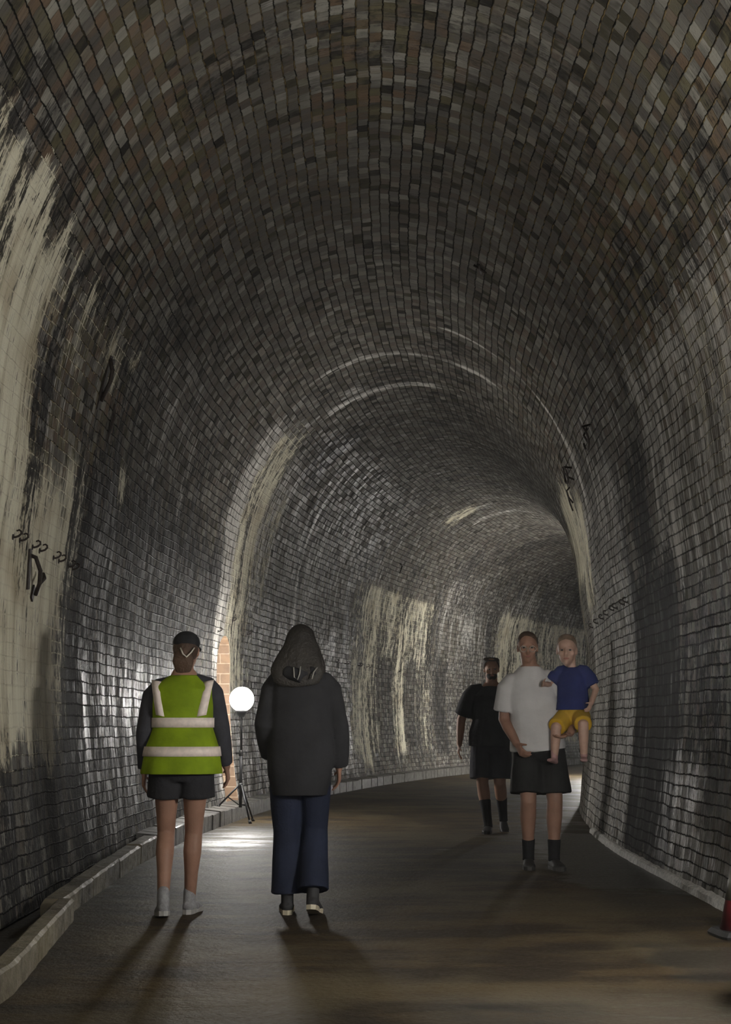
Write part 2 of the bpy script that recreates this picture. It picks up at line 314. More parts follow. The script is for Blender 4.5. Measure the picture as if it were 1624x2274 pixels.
def make_floor():
    ts=[-2.35+.1*i for i in range(48)]; VV=[];FF=[];UVs=[]; us=[-12+.15*i for i in range(490)]
    for u in us:
        for t in ts:
            z=mn.noise(Vector((u*.4,t*.7,2)))*.008-.02*max(0,abs(t)-1.9)/.4
            VV.append(lift(u,t,z)); UVs.append((u,t))
    n=len(ts)
    for i in range(len(us)-1):
        for j in range(n-1):
            a=i*n+j; FF.append((a,a+n,a+n+1,a+1))
    me=bpy.data.meshes.new('floor'); me.from_pydata(VV,[],FF)
    uvl=me.uv_layers.new(name='UVMap'); ix=np.empty(len(me.loops),int); me.loops.foreach_get('vertex_index',ix)
    A=np.array(UVs); uvl.data.foreach_set('uv',A[ix].ravel()); U,T=A.T
    B=lambda u0,u1,v0,v1,su=.3,sv=.3,a=1.: a*sb(U,u0,u1,su)*sb(T,v0,v1,sv)
    edge=np.clip((np.abs(T)-1.45)/.5,0,1)
    wet=np.maximum.reduce([B(12.9,19.,-2.1,-.7,3.2,1.,.52),B(14.,45.,.9,2.4,2.,.5,.45),B(10.,16.,1.3,2.4,1.,.4,.75),B(6.6,7.8,1.25,2.3,.5,.3,.75),B(4.5,6.4,.2,1.6,.4,.4,.4),.35*edge,.12+0*U])
    dark=np.maximum.reduce([B(9.,17.,1.45,2.4,1.,.3,.8),B(-12.,12.5,-2.3,-1.55,.5,.2,.7),B(12.,60.,-2.3,-1.8,.5,.1,.4),B(4.,5.9,-2.,2.,.6,1.,.5),B(8.75,9.0,.15,.65,.08,.2,.9)])
    pale=np.maximum.reduce([B(5.0,6.35,.1,1.4,.12,.3,.45),B(6.7,7.6,1.4,2.2,.3,.3,.5)])  # patch by the right wall paints a lamp gleam into the colour
    for k,a in dict(wet=wet,dark=dark,paint=pale).items(): me.attributes.new(k,'FLOAT','POINT').data.foreach_set('value',a.astype(np.float32))
    return tag(link('floor',me,FM),'damp brown concrete path along the tunnel floor',kind='structure')
make_floor()
# ------------------------------------------------------------------ kerbs and the pale ledge
CONC=simple('old_kerb_concrete',(.20,.17,.11),.75,var=.35,nscale=3.,bump=.004,bscale=25.,coords='Generated')
def conc():
    q=NT('stained_kerb_concrete'); uv=q.n('ShaderNodeUVMap',uv_map='UVMap').outputs[0]; M=q.M
    a=q.noise(uv,1.4,5,.65); b=q.noise(uv,12.,5,.65); g=q.noise(uv,70.,3)
    c=q.mix(q.ss(a,.35,.65),(.20,.175,.118),(.095,.078,.048)); c=q.mix(q.ss(b,.5,.7,0.,.7),c,(.06,.048,.032)); q.put(q.b.inputs['Base Color'],c)
    q.put(q.b.inputs['Roughness'],q.ss(b,.3,.7,.45,.8)); q.bump(M('ADD',M('MULTIPLY',b,.012),M('MULTIPLY',g,.002))); return q.m
CONC=conc()
def extrude_path(name,u0,u1,du,section,mat,jit=0.,gap=None,label=None,kind='structure',cuts=(),seed=1):
    # section: f(u)->list of (t,z) closed loop; split into blocks at cuts
    bm=bmesh.new(); uvl=bm.loops.layers.uv.new('UVMap'); rnd=random.Random(seed)
    edges=[u0]+list(cuts)+[u1]
    for a,b in zip(edges,edges[1:]):
        if len(edges)>2: dz=rnd.uniform(-.006,.006); dt=rnd.uniform(-.008,.008); a+=.006; b-=.006
        else: dz=dt=0
        n=max(1,int((b-a)/du)); rings=[]
        for i in range(n+1):
            u=a+(b-a)*i/n; S=section(u)
            rings.append([bm.verts.new(lift(u+0,t+dt+jit*mn.noise(Vector((u*6,t*6+k,seed))),z+dz+jit*mn.noise(Vector((u*6,z*6+k,seed+9))))) for k,(t,z) in enumerate(S)])
        m=len(rings[0])
        per=[0]; S=section(a)
        for k in range(m): per.append(per[-1]+math.hypot(S[k][0]-S[(k+1)%m][0],S[k][1]-S[(k+1)%m][1]))
        for i in range(n):
            for k in range(m):
                f=bm.faces.new((rings[i][k],rings[i+1][k],rings[i+1][(k+1)%m],rings[i][(k+1)%m]))
                ua,ub=a+(b-a)*i/n,a+(b-a)*(i+1)/n
                for lp,x in zip(f.loops,((ua,per[k]),(ub,per[k]),(ub,per[k+1]),(ua,per[k+1]))): lp[uvl].uv=x
        bm.faces.new(rings[0]); bm.faces.new(rings[-1][::-1])
    o=bmobj(name,bm,mat,smooth=False); return tag(o,label,kind=kind)
def near_kerb(u):
    t=-1.59-(u-6.4)*.088 if u>6.4 else -1.59; t=max(t,-1.80)
    return [(t,-.03),(t,.115),(t-.015,.13),(t-.085,.13),(t-.10,.12),(t-.10,-.03)]
extrude_path('trim_1',-12.,8.72,.12,near_kerb,CONC,.006,label='pale stained concrete kerb at the left front, beside the gutter',cuts=[-10+1.22*i for i in range(15)])
def far_kerb(u):
    t=-1.86-.10*min(1,max(0,(u-8.7)/3.5)); h=.12+.05*min(1,max(0,(u-9)/5))
    return [(t,-.03),(t+.0,h-.015),(t-.015,h),(t-.12,h),(t-.14,h-.04),(t-.14,-.03)]
def far_kerb2(u):
    t=-1.955; return [(t,-.03),(t,.155),(t-.012,.165),(-2.2,.19),(-2.2,-.03)]
extrude_path('trim_2',8.78,13.,.12,far_kerb,CONC,.008,label='dark damp kerb continuing past the step in the left gutter',cuts=[9.9,11.1,12.2],seed=4)
BRK=simple('wet_kerb_brick',(.13,.125,.115),.32,var=.5,nscale=9.,bump=.006,bscale=40.,coords='Object')
extrude_path('trim_3',13.02,62.,.2,far_kerb2,BRK,.006,label='low brick kerb along the foot of the left wall at the bend',cuts=[13.02+.23*i for i in range(1,210)],seed=5)
PALE=simple('crumbling_pale_render',(.42,.41,.38),.6,var=.3,nscale=25.,bump=.01,bscale=40.,coords='Object')
def ledge(u):
    return [(2.085,-.03),(2.095,.03),(2.115,.045),(2.20,.055),(2.2,-.03)]
extrude_path('trim_4',4.,16.,.07,ledge,PALE,.011,label='crumbling pale ledge along the foot of the right wall',seed=6)
# ------------------------------------------------------------------ camera, world, exposure
cam=bpy.data.cameras.new('camera'); co=bpy.data.objects.new('camera',cam); COL.objects.link(co)
cam.sensor_fit='VERTICAL'; cam.sensor_height=36; cam.lens=36*F/PY; co.location=(0,0,CAMH); co.rotation_euler=(math.pi/2+TILT,0,0); cam.clip_start=.05; cam.clip_end=300
SC.camera=co
w=bpy.data.worlds.new('tunnel_dark'); SC.world=w; w.use_nodes=True; w.node_tree.nodes['Background'].inputs[0].default_value=(.5,.5,.52,1); w.node_tree.nodes['Background'].inputs[1].default_value=.004
SC.view_settings.view_transform='Standard'; SC.view_settings.look='None'; SC.view_settings.gamma=1; SC.view_settings.use_curve_mapping=False; SC.view_settings.exposure=-.12
# ------------------------------------------------------------------ work lights
BLK=simple('black_powder_coated_steel',(.007,.007,.008),.5,var=.2,nscale=30.)
RUB=simple('black_rubber',(.015,.015,.015),.7)
def emit(name,col,s):
    q=NT(name); q.b.inputs['Base Color'].default_value=(.8,.8,.8,1); q.b.inputs['Emission Color'].default_value=(*col,1); q.b.inputs['Emission Strength'].default_value=s; return q.m
def tube(bm,pts,r,seg=10,cap=True):
    pts=[Vector(p) for p in pts]; rr=r if isinstance(r,(list,tuple)) else [r]*len(pts); rings=[]; ref=None
    for i,p in enumerate(pts):
        d=(pts[min(i+1,len(pts)-1)]-pts[max(i-1,0)]).normalized()
        if ref is None: ref=Vector((1,0,0)) if abs(d.x)<.9 else Vector((0,1,0))
        a=(ref-d*ref.dot(d)).normalized(); ref=a; b=d.cross(a)
        rings.append([bm.verts.new(p+(a*math.cos(2*math.pi*k/seg)+b*math.sin(2*math.pi*k/seg))*rr[i]) for k in range(seg)])
    for A,B in zip(rings,rings[1:]):
        for k in range(seg): bm.faces.new((A[k],A[(k+1)%seg],B[(k+1)%seg],B[k]))
    if cap: bm.faces.new(rings[0][::-1]); bm.faces.new(rings[-1])
def mk(name,mat,parent,fn,smooth=True):
    bm=bmesh.new(); fn(bm); return bmobj(name,bm,mat,parent,smooth)
def cyl(bm,z0,z1,r,seg=20,c=(0,0)): tube(bm,[(c[0],c[1],z0),(c[0],c[1],z1)],r,seg)
def worklight(loc,rz,label,emat,H=1.42,R=.15,feet=(0,0,0),lr=.34,shade=False):
    t=empty('tripod_work_light',loc,rz); tag(t,label,'work light')
    mk('lower_pole',BLK,t,lambda b:cyl(b,.17,.80,.019)); mk('upper_pole',BLK,t,lambda b:cyl(b,.78,H-R-.03,.013))
    c=mk('pole_clamp',BLK,t,lambda b:cyl(b,.76,.83,.027)); 
    mk('clamp_knob',BLK,c,lambda b:tube(b,[(.02,0,.795),(.06,0,.795)],[.012,.016],10))
    mk('leg_collar',BLK,t,lambda b:cyl(b,.38,.45,.03))
    for k in range(3):
        a=2*math.pi*k/3; x,y=math.cos(a),math.sin(a); foot=feet[k]
        l=mk('leg',BLK,t,lambda b:tube(b,[(x*.025,y*.025,.42),(x*lr,y*lr,foot+.015)],.011,8))
        mk('rubber_foot',RUB,l,lambda b:tube(b,[(x*(lr-.015),y*(lr-.015),foot+.03),(x*(lr+.015),y*(lr+.015),foot+.0)],.018,8))
        mk('brace',BLK,t,lambda b:tube(b,[(x*.02,y*.02,.20),(x*lr*.55,y*lr*.55,.42-(.405-foot)*.55)],.007,6))
    def globe(b): bmesh.ops.create_uvsphere(b,u_segments=32,v_segments=20,radius=R-.006,matrix=Matrix.Translation((0,0,H)))
    g=mk('light_globe',emat,t,globe)
    if shade: mk('added_shade_bowl',BLK,t,lambda b:tube(b,[(0,0,H-R-.05),(0,0,H-R-.03),(0,0,H-R+.01),(0,0,H-.09),(0,0,H-.09),(0,0,H-R+.04),(0,0,H-R-.02)],[.03,.09,.14,.165,.158,.13,.08],28,False))  # bowl added on the unseen lamps to keep their light off the floor
    h=mk('lamp_base',BLK,t,lambda b:tube(b,[(0,0,H-R-.06),(0,0,H-R-.01),(0,0,H-R+.02)],[.03,.06,.07],20))
    return t
E1=emit('cool_white_globe',(1.,.985,.95),1)
lamps=[]
GLOBE=emit('glowing_white_globe',(1.,.965,.91),30)
GLOBE.cycles.emission_sampling='NONE'
def put_lamp(u,t,watt,label,rz=0,H=1.42,R=.15,feet=(0,0,0),lr=.34,shade=False):
    m=GLOBE; x,y,zz=lift(u,t,0)
    L=bpy.data.lights.new('globe_glow','POINT'); L.energy=watt; L.shadow_soft_size=R; L.color=(1.,.965,.91)
    lo=bpy.data.objects.new('globe_glow',L); COL.objects.link(lo); t_=worklight((x,y,zz),rz,label,m,H,R,feet,lr,shade); lo.parent=t_; lo.location=(0,0,H)
    return t_
put_lamp(17.2,-1.86,LS[0],'glaring white globe work light on black tripod beside the left wall niche',math.pi,feet=(.165,0,0),lr=.26)
put_lamp(6.15,1.74,LS[1],'work light on tripod by the right wall, just outside the picture',math.pi/3,lr=.24,shade=True)
put_lamp(33,1.6,LS[2],'work light on tripod hidden round the bend',1.)
put_lamp(-4.2,-.9,LS[3],'work light on tripod behind the viewpoint',1.,shade=True)
cy=SC.cycles
cy.max_bounces=5; cy.diffuse_bounces=2; cy.glossy_bounces=2; cy.transmission_bounces=2; cy.volume_bounces=0; cy.sample_clamp_indirect=3.; cy.caustics_reflective=False; cy.caustics_refractive=False
cy.use_light_tree=False; cy.use_adaptive_sampling=True; cy.adaptive_threshold=.03
# ------------------------------------------------------------------ figures
V=Vector
def loft(bm,P,R,seg=20,side=(1,0,0),ex=2.0,rnd=True):
    """rings of radius (a along side, b across) through the points P, rounded ends"""
    P=[V(p) for p in P]; R=[(r,r) if not isinstance(r,(tuple,list)) else r for r in R]
    if rnd:
        for end in (0,-1):
            p=P[end]; q=P[1] if end==0 else P[-2]; d=(p-q).normalized(); r=R[end]; m=min(r)
            ext=[(p+d*m*.55,(r[0]*.82,r[1]*.82)),(p+d*m*.88,(r[0]*.46,r[1]*.46)),(p+d*m*.98,(r[0]*.15,r[1]*.15))]
            if end==0: P=[e[0] for e in ext[::-1]]+P; R=[e[1] for e in ext[::-1]]+R
            else: P=P+[e[0] for e in ext]; R=R+[e[1] for e in ext]
    rings=[]; S=V(side)
    for i,p in enumerate(P):
        d=(P[min(i+1,len(P)-1)]-P[max(i-1,0)]); d=d.normalized() if d.length>1e-7 else V((0,0,1))
        a=S-d*S.dot(d); a=a.normalized() if a.length>1e-4 else d.orthogonal().normalized(); b=d.cross(a)
        r=[]
        for k in range(seg):
            t=2*math.pi*k/seg; c,s=math.cos(t),math.sin(t); n=(abs(c)**ex+abs(s)**ex)**(1/ex)
            r.append(bm.verts.new(p+a*(c/n*R[i][0])+b*(s/n*R[i][1])))
        rings.append(r)
    for A,B in zip(rings,rings[1:]):
        for k in range(seg): bm.faces.new((A[k],A[(k+1)%seg],B[(k+1)%seg],B[k]))
    bm.faces.new(rings[0][::-1]); bm.faces.new(rings[-1])
def ell(bm,c,r,rot=None):
    m=Matrix.Translation(V(c))@(rot.to_4x4() if rot else Matrix.Identity(4))@Matrix.Diagonal((*r,1))
    bmesh.ops.create_uvsphere(bm,u_segments=24,v_segments=16,radius=1,matrix=m)
def skin_obj(name,bm,mat,parent,vox=.007,smooth=6,wr=0.,wf=9.,open_=None):
    """fuse overlapping volumes to ONE continuous surface"""
    bmesh.ops.recalc_face_normals(bm,faces=bm.faces)
    me=bpy.data.meshes.new(name); bm.to_mesh(me); bm.free()
    o=bpy.data.objects.new(name,me); COL.objects.link(o)
    m=o.modifiers.new('r','REMESH'); m.mode='VOXEL'; m.voxel_size=vox
    if smooth: m=o.modifiers.new('s','SMOOTH'); m.iterations=smooth; m.factor=.5
    dg=bpy.context.evaluated_depsgraph_get(); dg.update(); nm=bpy.data.meshes.new_from_object(o.evaluated_get(dg)); nm.name=name
    o.modifiers.clear(); o.data=nm; bpy.data.meshes.remove(me)
    if wr:
        n=len(nm.vertices); co_=np.empty(n*3,np.float32); no_=np.empty(n*3,np.float32)
        nm.vertices.foreach_get('co',co_); nm.vertices.foreach_get('normal',no_); co_=co_.reshape(-1,3); no_=no_.reshape(-1,3)
        f=np.array([mn.noise(V((x*wf,y*wf,z*wf*.45)))+.5*mn.noise(V((x*wf*2.3,y*wf*2.3,z*wf*.8+7))) for x,y,z in co_.tolist()],np.float32)
        nm.vertices.foreach_set('co',(co_+no_*(f*wr)[:,None]).ravel())
    if open_ is not None:   # cut the hem so that the cloth hangs open
        b=bmesh.new(); b.from_mesh(nm); bmesh.ops.bisect_plane(b,geom=b.verts[:]+b.edges[:]+b.faces[:],plane_co=open_[0],plane_no=open_[1],clear_outer=True); b.to_mesh(nm); b.free()
    nm.polygons.foreach_set('use_smooth',[True]*len(nm.polygons)); nm.materials.clear(); nm.materials.append(mat); o.parent=parent
    if open_ is not None:
        s=o.modifiers.new('cloth','SOLIDIFY'); s.thickness=.004; s.offset=-1
    return o
def cloth(name,col,rough=.85,bump=.004,bs=30.,var=.18,**k): return simple(name,col,rough,var=var,nscale=6.,bump=bump,bscale=bs,spec=.25,**k)
SKIN=simple('skin',(.33,.185,.13),.55,var=.12,nscale=8.,bump=.001,bscale=120.,spec=.35)
SKIN2=simple('tanned_skin',(.30,.165,.11),.55,var=.12,nscale=8.,spec=.35)
EYEW=simple('eye_white',(.32,.29,.27),.3,var=.02); IRIS=simple('dark_iris',(.03,.02,.015),.15,var=.02); LIP=simple('lip',(.36,.15,.12),.5,var=.1)
def hand(bm,w,d,n,side,s=1.,curl=.5,thumb=None):
    """w wrist, d direction to the knuckles, n the palm's facing, side +-1: which way the thumb lies along d x n"""
    d=V(d).normalized(); n=V(n); n=(n-d*n.dot(d)).normalized(); x=d.cross(n)*side; w=V(w)
    loft(bm,[w-d*.02*s,w+d*.03*s,w+d*.085*s],[(.024*s,.018*s),(.036*s,.015*s),(.040*s,.0135*s)],14,x)
    for k,(o,L) in enumerate(((.030,.078),(.0105,.086),(-.009,.080),(-.028,.064))):
        p=w+d*(.082-.004*abs(k-1))*s+x*o*s; pts=[p-d*.02*s]; a=curl*.35
        for j,f in enumerate((.42,.32,.26)):
            pts.append(pts[-1]+(d*math.cos(a)+n*math.sin(a))*(L*f*s+(.02*s if j==0 else 0))); a+=curl*.75
        loft(bm,pts,[.0092*s,.0092*s,.0082*s,.0072*s],8,x)
    p=w+d*.028*s+x*.028*s; t=(d*.72+x*.62+n*.28).normalized()
    loft(bm,[p-t*.01*s,p+t*.034*s,p+(t*.062+d*.004+n*.012)*s],[.0125*s,.0105*s,.0085*s],8,n)
def head(bm,c,s=1.,yaw=0.,pitch=0.):
    R=Matrix.Rotation(yaw,3,'Z')@Matrix.Rotation(pitch,3,'X'); c=V(c); T=lambda p:c+R@(V(p)*s)
    ell(bm,T((0,-.008,.025)),(.074*s,.094*s,.088*s),R); ell(bm,T((0,.022,-.035)),(.058*s,.068*s,.075*s),R)
    loft(bm,[T((0,.06,-.085)),T((0,.035,-.09))],[.024*s,.03*s],12)          # chin
    loft(bm,[T((0,.088,.018)),T((0,.104,-.022)),T((0,.094,-.032))],[.010*s,.0155*s,.013*s],10)  # nose
    for q in (-1,1):
        ell(bm,T((.074*q,-.004,-.005)),(.009*s,.020*s,.031*s),R)               # ears
        ell(bm,T((.030*q,.082,.026)),(.020*s,.010*s,.007*s),R)                  # brow
        ell(bm,T((.042*q,.058,-.018)),(.020*s,.020*s,.022*s),R)                 # cheek
    ell(bm,T((0,.083,-.056)),(.024*s,.012*s,.010*s),R)                          # lips
    return T,R
def face_parts(T,R,s,parent,lip=True):
    for q in (-1,1):
        b=bmesh.new(); ell(b,T((.030*q,.076,.008)),(.013*s,.012*s,.0070*s),R); e=bmobj('eye',b,EYEW,parent)
        b=bmesh.new(); ell(b,T((.030*q,.0865,.008)),(.0060*s,.003*s,.0060*s),R); bmobj('iris',b,IRIS,e)
    if lip: b=bmesh.new(); ell(b,T((0,.0925,-.056)),(.021*s,.006*s,.0065*s),R); bmobj('lips',b,LIP,parent)
def foot(bm,a,yaw,s=1.,pitch=0.,k=1.):
    """shoe-shaped volume under the ankle a; pitch > 0 lifts the heel"""
    a=V(a); R=Matrix.Rotation(yaw,3,'Z')@Matrix.Rotation(-pitch,3,'X')
    T=lambda p:a+R@(V(p)*s)
    loft(bm,[T((0,-.045,-.045)),T((0,0,-.04)),T((0,.06,-.05)),T((0,.125,-.06)),T((0,.165,-.066))],[(.033*k*s,.030*k*s),(.036*k*s,.036*k*s),(.040*k*s,.030*k*s),(.045*k*s,.022*k*s),(.034*k*s,.017*k*s)],16,R@V((1,0,0)),2.6)
    loft(bm,[T((0,-.012,.05)),T((0,-.010,-.03))],[(.036*k*s,.04*k*s),(.036*k*s,.045*k*s)],16,R@V((1,0,0)))
    return T,R
def sole(bm,T,R,s=1.):
    pts=[(0,-.078),(.026,-.065),(.034,-.02),(.034,.05),(.046,.115),(.040,.165),(.015,.188),(-.015,.188),(-.038,.165),(-.044,.115),(-.034,.05),(-.034,-.02),(-.026,-.065)]
    lo=[bm.verts.new(T((x*1.04,y,-.088))) for x,y in pts]; hi=[bm.verts.new(T((x*1.08,y,-.060))) for x,y in pts]; n=len(pts)
    for i in range(n): bm.faces.new((lo[i],lo[(i+1)%n],hi[(i+1)%n],hi[i]))
    bm.faces.new(lo[::-1]); bm.faces.new(hi)
def figure(P,mat,root,s=1.,build=1.,headyaw=0.,headpitch=0.,curl=.5):
    """one continuous body through the joints in P (metres, standing on z=0, facing +Y)"""
    bm=bmesh.new(); w=build*s
    hip,chest,neck,hd=[V(P[k]) for k in ('hip','chest','neck','head')]
    sx=P.get('side',(1,0,0)); mid=hip.lerp(chest,.5)
    loft(bm,[hip+V((0,0,-.06*s)),hip+V((0,0,.03*s)),mid,chest+V((0,0,-.02)),chest+V((0,0,.10*s)),neck+V((0,0,-.035*s))],
         [(.155*w,.105*w),(.165*w,.115*w),(.135*w,.098*w),(.160*w,.112*w),(.165*w,.098*w),(.085*w,.07*w)],24,sx,2.4)
    loft(bm,[neck-V((0,0,.07*s)),neck,hd-V((0,0,.05*s))],[(.064*w,.06*w),(.054*w,.057*w),(.052*w,.058*w)],16)
    T,R=head(bm,hd,s,headyaw,headpitch)
    for q,k in ((-1,'l'),(1,'r')):
        S,E,W=[V(P[k+x]) for x in ('sh','el','wr')]
        m1=S.lerp(E,.45); m2=E.lerp(W,.3)
        loft(bm,[V((S.x*.5,S.y,S.z+.022*s)),V((S.x*.85,S.y,S.z+.006*s)),S+V((q*.008,0,-.035*s)),m1,E,m2,W],[.045*w,.052*w,.054*w,.047*w,.040*w,.040*w,.026*w],14)
        hdir=P.get(k+'hd',(W-E)); hand(bm,W,hdir,P.get(k+'hn',(-q,0,0)),P.get(k+'ht',q),s,P.get(k+'curl',curl))
        H,K,A=[V(P[k+x]) for x in ('hi','kn','an')]
        f=V((0,.012,0)); c=V((0,-.018,0))
        loft(bm,[H+V((0,0,.03)),H.lerp(K,.3),H.lerp(K,.75),K+f*.6,K.lerp(A,.28)+c,K.lerp(A,.6)+c*.5,A],[(.082*w,.09*w),(.080*w,.088*w),(.060*w,.062*w),(.053*w,.055*w),(.055*w,.060*w),(.042*w,.045*w),(.034*w,.038*w)],18)
        foot(bm,A,P.get(k+'fy',0),s,P.get(k+'fp',0),.86)
    b=skin_obj('body',bm,mat,root,.0065,4)
    return b,T,R
def torso_cloth(bm,P,s,b,hem,grow=.018,flare=0.,sh=True,hz=None):
    hip,chest,neck=[V(P[k]) for k in ('hip','chest','neck')]; w=b*s; g=grow; sx=P.get('side',(1,0,0))
    pts=[V((hip.x,hip.y,hem)),hip+V((0,0,.06)),hip.lerp(chest,.55),chest,chest+V((0,0,.10*s)),neck+V((0,0,-.05*s)),neck+V((0,0,-.022*s))]
    rr=[(.165*w+g+flare,.120*w+g+flare*.7),(.165*w+g+flare*.6,.118*w+g+flare*.4),(.146*w+g+flare*.25,.108*w+g),(.165*w+g,.116*w+g),(.172*w+g*.7,.100*w+g),(.105*w+g*.5,.078*w+g*.6),(.066*w+g*.5,.062*w+g*.5)]
    loft(bm,pts,rr,28,sx,2.3,rnd=False)
def sleeve(bm,P,k,s,b,to,r0=.066,r1=.062,g=.0):
    S,E,W=[V(P[k+x]) for x in ('sh','el','wr')]; w=b*s
    q=-1 if k=='l' else 1; top=[V((S.x*.42,S.y,S.z+.030*s)),V((S.x*.84,S.y,S.z+.006*s)),S+V((q*.010*s,0,-.045*s))]; t3=[.72*r0*w,.88*r0*w+g,.98*r0*w+g]
    if to<=1: pts=top+[S.lerp(E,to*.5),S.lerp(E,to)]; rr=t3+[(r0+r1)/2*w+g,r1*w+g]
    else: pts=top+[S.lerp(E,.6),E,E.lerp(W,(to-1)*.5),E.lerp(W,to-1)]; rr=t3+[.5*(r0+r1)*w+g,r1*w+g,.92*r1*w+g,.8*r1*w+g]
    loft(bm,pts,rr,16,rnd=False)
def pants(bm,P,s,b,to,g=.014,flare=0.,top=.06):
    hip=V(P['hip']); w=b*s
    loft(bm,[hip+V((0,0,top)),hip+V((0,0,.0)),hip+V((0,0,-.09*s)),hip+V((0,0,-.15*s))],[(.162*w+g,.116*w+g),(.170*w+g,.124*w+g),(.165*w+g,.120*w+g),(.12*w+g,.085*w+g)],24,P.get('side',(1,0,0)),2.3,rnd=False)
    for k in 'lr':
        H,K,A=[V(P[k+x]) for x in ('hi','kn','an')]
        if to<=1: pts=[H+V((0,0,.02)),H.lerp(K,.4),H.lerp(K,to)]; rr=[.090*w+g,.088*w+g+flare*.5,.080*w+g+flare]
        else:
            e=K.lerp(A,to-1); pts=[H+V((0,0,.02)),H.lerp(K,.4),K,K.lerp(A,.5*(to-1)),e]; rr=[.090*w+g,.084*w+g,.064*w+g,.064*w+g+flare*.4,.056*w+g+flare]
        loft(bm,pts,rr,18,rnd=False)
def shoes(P,s,root,mat,smat,k2=1.06):
    for k in 'lr':
        bm=bmesh.new(); T,R=foot(bm,P[k+'an'],P.get(k+'fy',0),s,P.get(k+'fp',0),k2); sh=skin_obj('shoe',bm,mat,root,.006,2)
        bm=bmesh.new(); sole(bm,T,R,s); bmobj('shoe_sole',bm,smat,sh,smooth=False)
def stand(H,**o):
    s=H/1.75
    P=dict(hip=(0,0,.95),chest=(0,0,1.27),neck=(0,-.005,1.49),head=(0,.015,1.635),lsh=(-.165,0,1.385),rsh=(.165,0,1.385),lel=(-.235,-.02,1.12),rel=(.235,-.02,1.12),lwr=(-.25,.05,.87),rwr=(.25,.05,.87),
        lhi=(-.088,0,.90),rhi=(.088,0,.90),lkn=(-.095,.02,.49),rkn=(.095,.02,.49),lan=(-.10,-.02,.09),ran=(.10,-.02,.09),lfy=.12,rfy=-.12)
    P.update(o)
    for k,v in list(P.items()):
        if isinstance(v,tuple) and k[1:] not in('hd','hn') and k!='side': P[k]=tuple(c*s for c in v)
    return P,s
def at(X,Y,rz): return (X,Y,0),rz
def band(bm,prof_pts,z0,z1,g=.004,seg=40):
    """ring of tape round an elliptical trunk: prof_pts(z)->(cx,cy,a,b)"""
    R=[]
    for z in (z0,(z0+z1)/2,z1):
        cx,cy,a,b=prof_pts(z); R.append([bm.verts.new((cx+math.copysign(abs(math.cos(t))**(2/2.3),math.cos(t))*(a+g),cy+math.copysign(abs(math.sin(t))**(2/2.3),math.sin(t))*(b+g),z)) for t in [2*math.pi*k/seg for k in range(seg)]])
    for A,B in zip(R,R[1:]):
        for k in range(seg): bm.faces.new((A[k],A[(k+1)%seg],B[(k+1)%seg],B[k]))
